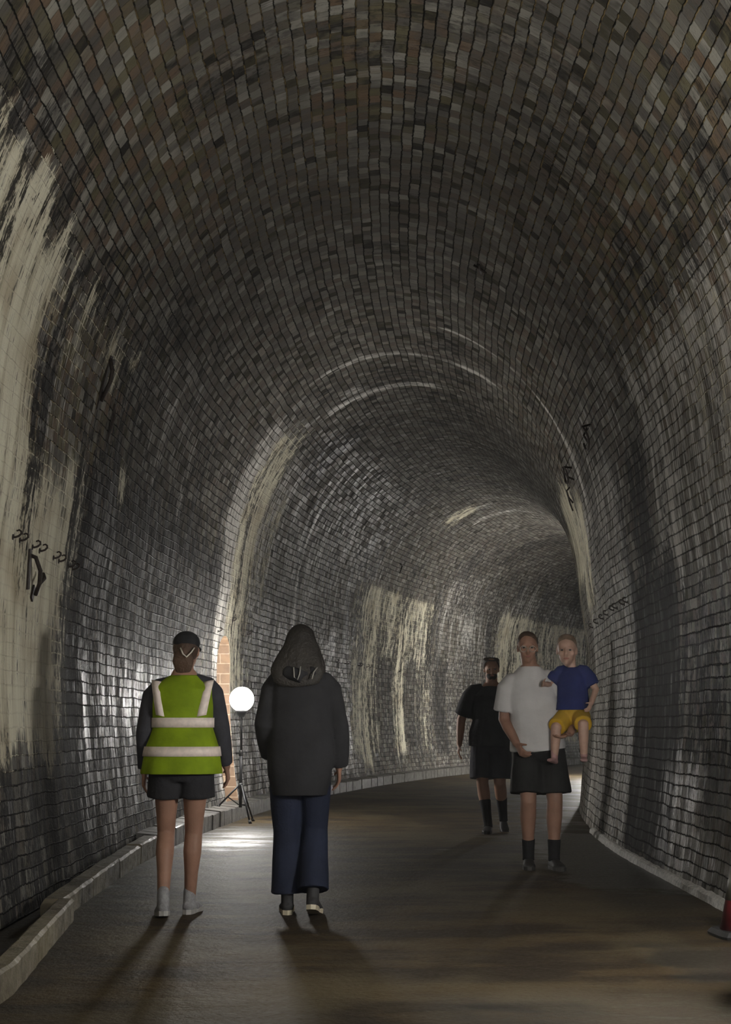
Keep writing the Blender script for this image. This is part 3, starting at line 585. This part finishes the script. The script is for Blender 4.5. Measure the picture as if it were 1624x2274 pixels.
# ---- 1: walker in a hi-vis vest, seen from behind
def vest_person():
    root=empty('person',(-1.105,8.93,0),.04); tag(root,'person in black cap, hi-vis lime vest and dark shorts, walking away','person')
    P,s=stand(1.71,lsh=(-.175,0,1.37),rsh=(.175,.0,1.385),lel=(-.225,-.02,1.11),lwr=(-.235,.06,.86),rel=(.235,.04,1.12),rwr=(.265,.16,.89),lkn=(-.095,.06,.49),lan=(-.09,-.09,.10),lfp=.12,rkn=(.075,.05,.49),ran=(.055,.11,.09),lfy=.15,rfy=-.2,head=(.015,.03,1.60),neck=(.005,0,1.475))
    b=1.02
    body,T,R=figure(P,SKIN,root,s,b,-.15,-.1); face_parts(T,R,s,body)
    J=cloth('charcoal_sweatshirt',(.045,.046,.055))
    bm=bmesh.new(); torso_cloth(bm,P,s,b,.86*s,.012); [sleeve(bm,P,k,s,b,1.93,.066,.056) for k in 'lr']; skin_obj('sweatshirt',bm,J,root,.009,4,.005)
    VM=cloth('lime_hi_vis_fabric',(.20,.29,.008),.8,.004,25.)
    hem=.845*s; bm=bmesh.new(); torso_cloth(bm,P,s,b,hem,.026,.055)
    vest=skin_obj('hi_vis_vest',bm,VM,root,.009,4,.006,7.,open_=(V((0,0,hem+.006)),V((0,0,-1))))
    # trim the arm holes: the vest ends at the shoulder
    TP=simple('pale_reflective_tape',(.85,.74,.66),.42,var=.1,nscale=30.,spec=.6)
    def tp(z):
        hip,ch=P['hip'],P['chest']; w=b*s; g=.026
        zs=[hem,hip[2]+.06,hip[2]*.45+ch[2]*.55,ch[2],ch[2]+.1*s]; A=[.165*w+g+.055,.165*w+g+.033,.146*w+g+.014,.165*w+g,.172*w+g*.7]; B=[.12*w+g+.038,.118*w+g+.022,.108*w+g,.116*w+g,.1*w+g]
        return 0,0,float(np.interp(z,zs,A)),float(np.interp(z,zs,B))
    for z0 in (.935,1.105):
        bm=bmesh.new(); band(bm,tp,z0,z0+.058,.007); o=bmobj('reflective_band',bm,TP,vest); m=o.modifiers.new('t','SOLIDIFY'); m.thickness=.003
    for q in (-1,1):
        bm=bmesh.new(); pts=[]
        for t in np.linspace(0,1,14):
            z=(1.20+.215*t)*s; x=q*(.118+.040*t)*s; a_,b_=tp(z)[2:]; yy=-b_*max(.05,(1-abs(x/a_)**2.3))**(1/2.3)-.012
            if t>.7: yy*=1-.35*(t-.7)/.3
            pts.append((x,yy,z))
        rows=[[bm.verts.new(V(p)+V((dx,0.012*abs(dx)/.028,dx*q*.2))) for dx in (-.034,0,.034)] for p in pts]
        for A,B in zip(rows,rows[1:]):
            for k in range(2): bm.faces.new((A[k],A[k+1],B[k+1],B[k]))
        o=bmobj('shoulder_tape',bm,TP,vest); m=o.modifiers.new('t','SOLIDIFY'); m.thickness=.004; m.offset=0
    SH=cloth('dark_shorts_cloth',(.028,.028,.032)); bm=bmesh.new(); pants(bm,P,s,b,.46,.020,.022); skin_obj('shorts',bm,SH,root,.009,3,.005)
    HR=simple('brown_hair',(.07,.038,.022),.6,var=.4,nscale=4.,bump=.01,bscale=70.)
    bm=bmesh.new(); ell(bm,T((0,-.022,.012)),(.080*s,.092*s,.088*s),R); loft(bm,[T((0,-.085,-.01)),T((0,-.09,-.075)),T((0,-.07,-.13))],[(.055*s,.03*s),(.065*s,.028*s),(.05*s,.02*s)],16); skin_obj('hair',bm,HR,root,.007,2,.003,20.)
    CP=cloth('black_cap_cloth',(.02,.02,.022)); bm=bmesh.new(); ell(bm,T((0,-.012,.052)),(.084*s,.104*s,.074*s),R)
    cp=skin_obj('cap',bm,CP,root,.007,2,open_=(T((0,0,.018)),R@V((0,-.12,-1)).normalized()))
    bm=bmesh.new(); loft(bm,[T((0,.07,.035)),T((0,.11,.03)),T((0,.155,.02))],[(.07*s,.006),(.072*s,.006),(.05*s,.005)],18,R@V((1,0,0)),2.6); bmobj('cap_brim',bm,CP,cp)
    ST=simple('white_strap',(.62,.58,.50),.6,var=.05); bm=bmesh.new()
    tube(bm,[T((-.012,-.118,.005)),T((.008,-.128,-.035)),T((.030,-.124,-.052)),T((.055,-.108,-.02)),T((.068,-.088,.01))],.0045,8); bmobj('strap',bm,ST,root)
    SHO=simple('pale_grey_sneaker_mesh',(.30,.30,.31),.7,var=.2,nscale=40.,bump=.003,bscale=200.); SOL=simple('white_rubber_sole',(.42,.41,.39),.6,var=.15)
    shoes(P,s,root,SHO,SOL)
vest_person()
# ---- 2: walker in a dark coat with long hair, seen from behind
def coat_person():
    root=empty('person',(-.395,8.98,0),.0); tag(root,'person with long dark hair, loose charcoal coat and navy jeans, walking away','person')
    P,s=stand(1.74,lel=(-.215,-.05,1.13),lwr=(-.19,.12,.93),rel=(.235,-.02,1.12),rwr=(.235,.08,.87),lkn=(-.085,.05,.49),lan=(-.075,.04,.09),rkn=(.085,.07,.50),ran=(.085,-.08,.12),rfp=.25,lfy=.08,rfy=-.10,head=(0,.03,1.62))
    b=1.02
    body,T,R=figure(P,SKIN,root,s,b,.0,-.12); face_parts(T,R,s,body)
    CO=cloth('charcoal_coat_cloth',(.027,.027,.030),.9,.005,18.); bm=bmesh.new(); hem=.70*s
    w=b*s
    loft(bm,[(0,-.01,hem),(0,-.01,.82*s),(0,-.01,1.0*s),(0,-.01,1.2*s),(0,-.01,1.34*s),(0,-.01,1.44*s),(0,-.01,1.50*s)],[(.165*s,.14*s),(.192*s,.16*s),(.200*s,.165*s),(.196*s,.155*s),(.185*s,.13*s),(.125*s,.10*s),(.075*s,.085*s)],30,ex=2.3,rnd=False)
    for k in 'lr': sleeve(bm,P,k,s,b,1.95,.072,.066)
    co=skin_obj('coat',bm,CO,root,.010,5,.010,6.,open_=(V((0,0,hem+.008)),V((0,0,-1))))
    bm=bmesh.new(); loft(bm,[(-.10*s,-.07*s,1.47*s),(-.07*s,-.135*s,1.44*s),(0,-.155*s,1.42*s),(.07*s,-.135*s,1.44*s),(.10*s,-.07*s,1.47*s)],[.03,.04,.045,.04,.03],14); skin_obj('hood',bm,CO,co,.009,4,.005)
    ST=simple('pale_cord',(.32,.31,.28),.7,var=.05)
    for pts in ([(-.035,-.185,1.47),(-.030,-.205,1.41),(-.010,-.21,1.395),(.002,-.205,1.43),(.006,-.185,1.475)],[(.075,-.18,1.40),(.085,-.175,1.44),(.105,-.15,1.47)]):
        bm=bmesh.new(); tube(bm,[V(p)*s for p in pts],.004,7); bmobj('hood_cord',bm,ST,co)
    JN=cloth('dark_navy_denim',(.016,.021,.042),.8,.003,60.); bm=bmesh.new(); pants(bm,P,s,b,1.92,.014,.026); skin_obj('jeans',bm,JN,root,.009,3,.006)
    HR=simple('long_dark_hair_strands',(.022,.019,.016),.6,var=.4,nscale=4.,bump=.012,bscale=60.)
    bm=bmesh.new(); ell(bm,T((0,-.02,.02)),(.088*s,.108*s,.102*s),R)
    loft(bm,[T((0,-.05,.05)),T((0,-.07,-.03)),T((-.01,-.095,-.11)),T((-.02,-.12,-.19)),T((-.02,-.13,-.26))],[(.085*s,.06*s),(.112*s,.06*s),(.140*s,.055*s),(.165*s,.045*s),(.14*s,.025*s)],22,ex=2.2)
    for q in (-1,1): loft(bm,[T((.06*q,.0,.03)),T((.088*q,-.01,-.05)),T((.115*q,-.02,-.13)),T((.13*q,-.02,-.19))],[.03*s,.036*s,.036*s,.026*s],12)
    skin_obj('hair',bm,HR,root,.008,3,.006,14.)
    SHO=simple('dark_canvas_shoe',(.03,.03,.032),.75); SOL=simple('cream_rubber_sole',(.58,.52,.38),.6,var=.1)
    shoes(P,s,root,SHO,SOL)
coat_person()
# ---- 3: tall man in a white T-shirt with a small child on his hip
CHX,CHY=.265,.03
def white_man():
    root=empty('person',(1.365,11.75,0),math.pi+.03); tag(root,'tall person in white T-shirt, glasses and black shorts, carrying a child','person')
    # local +x is the picture's left
    P,s=stand(1.85,hip=(-.01,0,.95),chest=(.04,0,1.27),neck=(.05,.01,1.49),head=(.07,.04,1.635),lsh=(-.125,.0,1.40),rsh=(.215,0,1.375),rel=(.245,-.03,1.10),rwr=(.175,.14,.92),rhn=(-1,-.2,0),rcurl=.9,
        lel=(-.325,.0,1.15),lwr=(-.215,.20,1.0),lhd=(.75,.35,-.3),lhn=(0,0,1),lht=-1,lcurl=.5,lhi=(-.095,0,.90),rhi=(.08,0,.90),lkn=(-.115,.04,.50),rkn=(.085,.06,.50),lan=(-.105,.02,.09),ran=(.075,-.05,.09),lfy=.15,rfy=-.1,rfp=.0)
    b=1.10
    body,T,R=figure(P,SKIN,root,s,b,-.1,-.12); face_parts(T,R,s,body)
    TS=cloth('white_cotton',(.60,.585,.58),.85,.006,14.,.06); bm=bmesh.new(); hem=.86*s
    loft(bm,[(0,0,hem),(0,0,1.0*s),(.02*s,0,1.14*s),(.04*s,0,1.27*s),(.045*s,0,1.38*s),(.05*s,0,1.46*s),(.05*s,.0,1.495*s)],[(.208*s,.162*s),(.203*s,.16*s),(.190*s,.145*s),(.188*s,.136*s),(.175*s,.115*s),(.115*s,.09*s),(.082*s,.078*s)],30,ex=2.3,rnd=False)
    for k in 'lr': sleeve(bm,P,k,s,b,.78,.070,.086)
    skin_obj('t_shirt',bm,TS,root,.009,4,.009,6.,open_=(V((0,0,hem+.006)),V((-.12,0,-1)).normalized()))
    SH=cloth('black_shorts_cloth',(.018,.018,.018)); bm=bmesh.new(); pants(bm,P,s,b,.86,.006,.040,top=-.01); skin_obj('shorts',bm,SH,root,.009,3,.006)
    HR=simple('short_brown_hair',(.085,.05,.03),.6,var=.4,bump=.006,bscale=120.)
    bm=bmesh.new(); ell(bm,T((0,-.022,.040)),(.0785*s,.092*s,.086*s),R); h=skin_obj('hair',bm,HR,root,.006,2,.002,30.,open_=(T((0,.03,.052)),R@V((0,.75,-.65)).normalized()))
    GL=simple('pale_metal_frame',(.85,.80,.68),.25,metal=.6,var=.02); g=empty('glasses',(0,0,0),parent=root)
    for q in (-1,1):
        bm=bmesh.new(); tube(bm,[T((q*.034+.025*math.cos(t),.113,-.000+.022*math.sin(t))) for t in [math.pi*2*k/20 for k in range(21)]],.0022,6,False); bmobj('rim',bm,GL,g)
        bm=bmesh.new(); tube(bm,[T((q*.066,.112,.006)),T((q*.078,.08,.006)),T((q*.078,.0,.004))],.0016,6); bmobj('temple_arm',bm,GL,g)
    bm=bmesh.new(); tube(bm,[T((-.008,.114,.004)),T((0,.118,.008)),T((.008,.114,.004))],.0018,6); bmobj('bridge',bm,GL,g)
    SK=cloth('black_sock_knit',(.02,.02,.022))
    for k in 'lr':
        K,A=V(P[k+'kn']),V(P[k+'an']); bm=bmesh.new(); loft(bm,[K.lerp(A,.68),K.lerp(A,.85),A,A+V((0,0,-.03))],[.050*s,.046*s,.044*s,.046*s],16,rnd=False); skin_obj('sock',bm,SK,root,.007,2)
    shoes(P,s,root,simple('dark_grey_trainer',(.035,.033,.032),.7,var=.3),simple('dark_rubber_sole',(.04,.038,.036),.7))
white_man()
def child():
    # seated on the carrier's left hip, facing the camera
    root=empty('person',(1.64,11.66,1.10),math.pi-.35); root.scale=(1.13,)*3; tag(root,'small fair child in navy top and yellow shorts, carried on the hip','person')
    s=.60
    P=dict(hip=(0,0,.10),chest=(.0,.01,.28),neck=(.0,.015,.42),head=(.03,.03,.535),lsh=(-.095,.0,.385),rsh=(.095,.0,.385),lel=(-.165,.01,.26),lwr=(-.15,.10,.17),rel=(.16,.02,.30),rwr=(.17,.13,.30),
        lhi=(-.05,.0,.08),rhi=(.05,.0,.08),lkn=(-.105,.17,.02),rkn=(.085,.17,.0),lan=(-.10,.15,-.19),ran=(.10,.17,-.20),lfp=-.1,rfp=-.2,lfy=.2,rfy=-.1)
    bm=bmesh.new(); w=s
    CS=simple('fair_skin',(.52,.33,.25),.5,var=.08)
    loft(bm,[(0,0,.04),(0,0,.10),(0,0,.19),(0,.01,.29),(0,.01,.36),(0,.01,.40)],[(.085,.068),(.095,.075),(.086,.07),(.09,.07),(.085,.06),(.04,.04)],22,ex=2.3)
    loft(bm,[(0,.01,.38),(0,.02,.45),(0,.03,.50)],[.034,.030,.031],14)
    T,R=head(bm,P['head'],.92,.15,-.1)
    for q,k in ((-1,'l'),(1,'r')):
        S,E,W=[V(P[k+x]) for x in ('sh','el','wr')]; loft(bm,[V((S.x*.6,S.y,S.z)),S,E,W],[.034,.033,.026,.019],12); hand(bm,W,W-E,(-q,0,-.2),q,s,.6)
        H,K,A=[V(P[k+x]) for x in ('hi','kn','an')]; loft(bm,[H,H.lerp(K,.5),K,K.lerp(A,.35),A],[.056,.050,.037,.036,.024],14); foot(bm,A,P[k+'fy'],s,P[k+'fp'],.9)
    body=skin_obj('body',bm,CS,root,.0055,3); face_parts(T,R,.92,body)
    NT_=cloth('navy_top_cloth',(.022,.032,.13),.85,.004,25.); bm=bmesh.new()
    loft(bm,[(0,0,.115),(0,0,.18),(0,.01,.28),(0,.01,.35),(0,.012,.40),(0,.013,.42)],[(.125,.10),(.112,.09),(.104,.084),(.10,.074),(.062,.054),(.042,.04)],24,ex=2.3,rnd=False)
    for k in 'lr': sleeve(bm,P,k,s,1,.75,.080,.074,.004)
    skin_obj('navy_top',bm,NT_,root,.007,3,.005,12.,open_=(V((0,0,.122)),V((0,0,-1))))
    YM=cloth('mustard_yellow_cloth',(.52,.32,.025),.85,.004,25.); bm=bmesh.new()
    loft(bm,[(0,0,.15),(0,0,.09),(0,0,.04)],[(.10,.08),(.108,.086),(.10,.08)],20,rnd=True)
    for k in 'lr': H,K=V(P[k+'hi']),V(P[k+'kn']); loft(bm,[H,H.lerp(K,.5),H.lerp(K,.95)],[.068,.064,.062],16,rnd=False)
    skin_obj('yellow_shorts',bm,YM,root,.007,3,.004,12.)
    HR=simple('light_brown_hair',(.22,.15,.10),.6,var=.3,bump=.006,bscale=90.); bm=bmesh.new(); ell(bm,T((0,-.02,.038)),(.073,.086,.082),R); skin_obj('hair',bm,HR,root,.006,2,.003,25.,open_=(T((0,.03,.055)),R@V((0,.75,-.65)).normalized()))
    SO=cloth('pink_sock_knit',(.42,.25,.24))
    for k in 'lr':
        bm=bmesh.new(); A=V(P[k+'an']); foot(bm,A,P[k+'fy'],s,P[k+'fp'],1.0); loft(bm,[A+V((0,0,.05)),A],[.027,.026],12); skin_obj('sock',bm,SO,root,.006,2)
child()
# ---- 4: man in dark clothes further back
def dark_man():
    root=empty('person',(1.345,15.7,0),math.pi-.10); tag(root,'person in dark T-shirt and shorts with black socks, behind the white T-shirt','person')
    P,s=stand(1.82,rsh=(.205,0,1.41),lsh=(-.175,0,1.43),rel=(.315,-.03,1.13),rwr=(.335,.05,.88),lel=(-.25,0,1.13),lwr=(-.25,.1,.88),head=(.0,.04,1.64),rkn=(.105,.06,.50),ran=(.05,.12,.09),lkn=(-.07,.02,.50),lan=(-.10,-.20,.13),lfp=.4,hip=(.01,0,.95),rhi=(.10,0,.9),lhi=(-.075,0,.9))
    b=1.14
    body,T,R=figure(P,SKIN2,root,s,b,.1,-.12); face_parts(T,R,s,body)
    TS=cloth('charcoal_t_shirt_cloth',(.026,.027,.032)); bm=bmesh.new(); hem=.86*s; torso_cloth(bm,P,s,b,hem,.026,.02)
    for k in 'lr': sleeve(bm,P,k,s,b,.85,.078,.085)
    skin_obj('t_shirt',bm,TS,root,.009,4,.008,6.,open_=(V((0,0,hem+.006)),V((0,0,-1))))
    SH=cloth('dark_navy_shorts_cloth',(.018,.018,.026)); bm=bmesh.new(); pants(bm,P,s,b,.90,.016,.02); skin_obj('shorts',bm,SH,root,.009,3,.006)
    HR=simple('flat_topped_dark_hair',(.03,.022,.017),.7,var=.4,bump=.006,bscale=120.)
    bm=bmesh.new(); loft(bm,[T((0,-.02,-.03)),T((0,-.02,.04)),T((0,-.012,.105))],[(.078*s,.085*s),(.086*s,.10*s),(.080*s,.092*s)],24,R@V((1,0,0)),3.2,rnd=False); skin_obj('hair',bm,HR,root,.006,2,.003,30.,open_=(T((0,.045,.05)),R@V((0,.80,-.6)).normalized()))
    bm=bmesh.new(); ell(bm,T((0,.045,-.062)),(.058*s,.052*s,.042*s),R); skin_obj('beard',bm,HR,root,.006,2,.002,30.)
    SK=cloth('black_sock_knit',(.015,.015,.017))
    for k in 'lr':
        K,A=V(P[k+'kn']),V(P[k+'an']); bm=bmesh.new(); loft(bm,[K.lerp(A,.42)+V((0,-.012,0)),K.lerp(A,.7),A,A+V((0,0,-.03))],[.060*s,.050*s,.044*s,.046*s],16,rnd=False); skin_obj('sock',bm,SK,root,.007,2)
    shoes(P,s,root,simple('black_trainer',(.016,.016,.017),.6,var=.3),simple('black_sole',(.02,.02,.02),.7))
dark_man()
# ------------------------------------------------------------------ traffic cone at the right edge
def cone():
    root=empty('traffic_cone',(2.03,8.1,0),.12); tag(root,'red traffic cone with dull collar on black base by the right wall','traffic cone')
    RD=simple('dull_red_plastic',(.12,.010,.014),.45,var=.2,nscale=8.); GR=simple('dirty_reflective_collar',(.065,.062,.048),.5,var=.3,nscale=20.)
    r=lambda z:.132-.222*z
    mk('base',RUB,root,lambda b:[loft(b,[(0,0,.0),(0,0,.012),(0,0,.035)],[(.158,.158),(.162,.162),(.142,.142)],40,ex=7,rnd=False)],False)
    mk('cone_body',RD,root,lambda b:tube(b,[(0,0,.035),(0,0,.47),(0,0,.475)],[r(.035),r(.47),r(.47)-.006],40))
    mk('reflective_collar',GR,root,lambda b:tube(b,[(0,0,.19),(0,0,.34)],[r(.19)+.003,r(.34)+.003],40))
cone()
# ------------------------------------------------------------------ iron hooks on both walls
IR=simple('rusted_black_iron',(.030,.022,.018),.6,metal=.3,var=.4,nscale=60.,bump=.003,bscale=200.)
def frame(u,v):   # point, inward normal, along-tunnel, up-the-wall
    p=V(surf(u,v,relief(u,v))); n=(V(surf(u,v,.2))-V(surf(u,v,0))).normalized(); a=(V(surf(u+.1,v))-V(surf(u-.1,v))).normalized(); return p,n,a
def hook(u,v,label,group,flip=1):
    p,n,a=frame(u,v); up=V((0,0,1)); up=(up-n*up.dot(n)).normalized(); bm=bmesh.new()
    q=lambda x,y,z:tuple(n*x*.8+up*y*.72+a*(z*flip))
    tube(bm,[q(-.03,0,0),q(.02,0,0),q(.045,.012,0),q(.062,.034,.004),q(.058,.056,.008),q(.040,.066,.01),q(.022,.056,.01)],[.007,.007,.007,.0068,.0065,.006,.005],8)
    tube(bm,[q(-.01,0,0),q(.006,0,0)],[.02,.018],10)
    o=bmobj('cable_hook',bm,IR); o.location=p; return tag(o,label,'hook',group)
NL=[8.89,9.05,9.41,9.61,10.02,10.22,10.58,10.78]
NLT=['near','far']
ORD=['first','second','third','fourth','fifth','sixth','seventh','eighth','ninth','tenth']
for i,u in enumerate(NL): hook(u,2.27,'small rusty iron hook on the cream left wall, %s of eight from the left edge'%ORD[i],'hooks on the near left wall')
NIC=[(17.80,2.27),(18.5,2.45),(19.48,2.34)]
for (u,v),l in zip(NIC,['just left above the orange niche','just right above the orange niche','on the bright wall right of the niche']): hook(u,v,'small black iron hook '+l,'hooks round the niche')
FL=[25.56,26.13,26.33,27.05,27.22,27.74,27.98,28.43,28.67,30.09]
for i,u in enumerate(FL): hook(u,2.23,'tiny iron hook on the far left wall, %s of ten right of the coated walker'%ORD[i],'hooks on the far left wall')
RL=[17.36,16.61,15.89,15.3,14.63,14.38,13.92,13.67]
for i,u in enumerate(RL): hook(u,VTOT-2.26,'small iron hook in the row on the right wall, %s of eight from the bend'%ORD[i],'hooks on the right wall',-1)
def bracket(u,v,label,pts,r=.011,plate=None,group=None):
    p,n,a=frame(u,v); up=a.cross(n); up=up if up.z>0 else -up; q=lambda x,y,z:tuple(n*z+up*y+a*x)
    root=empty('iron_bracket',p); tag(root,label,'bracket',group)
    for k,pp in enumerate(pts):
        bm=bmesh.new(); tube(bm,[q(*x) for x in pp],r,9); bmobj('arm' if k==0 else 'rod',bm,IR,root)
    if plate:
        for (x0,y0,x1,y1,rot) in plate:
            bm=bmesh.new(); bmesh.ops.create_cube(bm,size=1,matrix=Matrix.Diagonal((x1,y1,.012,1))); M3=Matrix((a,up,n)).transposed().to_4x4()
            bm.transform(M3@Matrix.Translation((x0,y0,.010))@Matrix.Rotation(rot,4,'Z')); bmobj('wall_plate',bm,IR,root,False)
    return root
ring=lambda cx,cy,r,z,a0,a1,n=14:[(cx+r*math.cos(t),cy+r*math.sin(t),z+.015*math.sin(t*1.5)) for t in np.linspace(a0,a1,n)]
bracket(9.40,2.10,'large bent rusty bracket below the hooks on the cream left wall',[[(-.02,.12,-.02),(-.03,.10,.04),(.0,.02,.07),(.05,-.06,.06),(.10,-.13,.03)],[(.05,-.06,.06),(.09,-.02,.08),(.13,.01,.06)]],.014,[(-.06,.02,.05,.26,.15),(.11,-.12,.05,.10,-.5)])
bracket(10.75,3.72,'long black iron strap fixed high on the worn left wall',[[(-.02,.16,.01),(.0,.08,.05),(.03,.0,.05),(.05,-.16,.02)]],.016,[(.03,-.02,.07,.42,.1),(.09,.16,.10,.04,.3)])
bracket(11.3,3.5,'dark rusty iron strip set in the left wall, right of the longer strap',[[(0,.14,.0),(.0,.04,.02),(.02,-.16,.0)]],.012,[(.0,.0,.04,.30,.1)])
bracket(16.4,9.55,'black iron ring bracket on the pale rib high on the right wall',[[(-.06,.02,-.02)]+ring(0,.0,.11,.09,math.pi*.8,math.pi*2.3),[(.12,-.10,-.02),(.06,-.03,.07),(.14,.02,.06)]],.011)
bracket(14.0,9.6,'black iron hoop bracket on the dark upper right wall',[[(-.02,.10,-.02)]+ring(0,0,.12,.09,math.pi*.7,math.pi*1.9),[(.16,.14,-.02),(.18,.05,.06),(.13,-.04,.05)]],.011)
bracket(17.3,9.7,'twisted cable end hanging on the right wall below the ring bracket',[[(0,.12,-.02),(.02,.08,.05),(-.03,.0,.06),(.01,-.08,.06),(.08,-.16,.05)],[(-.03,0,.06),(-.10,-.03,.06),(-.14,-.10,.04)]],.010)
bracket(28.84,4.34,'small black T-shaped bracket high on the far left wall',[[(-.16,.02,.03),(.16,.0,.03)],[(0,0,.03),(.0,-.16,.05)]],.014)
bracket(13.2,7.75,'small black iron cross bracket on the vault near the crown',[[(-.08,.02,.02),(.08,-.02,.03)],[(0,.07,.02),(.0,-.07,.03)]],.012)
# ------------------------------------------------------------------ haze
hb=bmesh.new(); bmesh.ops.create_cube(hb,size=1)
q=NT('dusty_haze'); q.t.nodes.remove(q.b); vs=q.n('ShaderNodeVolumeScatter'); vs.inputs['Density'].default_value=.0012; vs.inputs['Anisotropy'].default_value=.8; q.l(vs.outputs[0],q.out.inputs['Volume'])
hz=bmobj('haze',hb,q.m,smooth=False); hz.scale=(34,74,5.9); hz.location=(10,26,2.8); tag(hz,'thin grey haze hanging in the tunnel air','haze',kind='stuff')
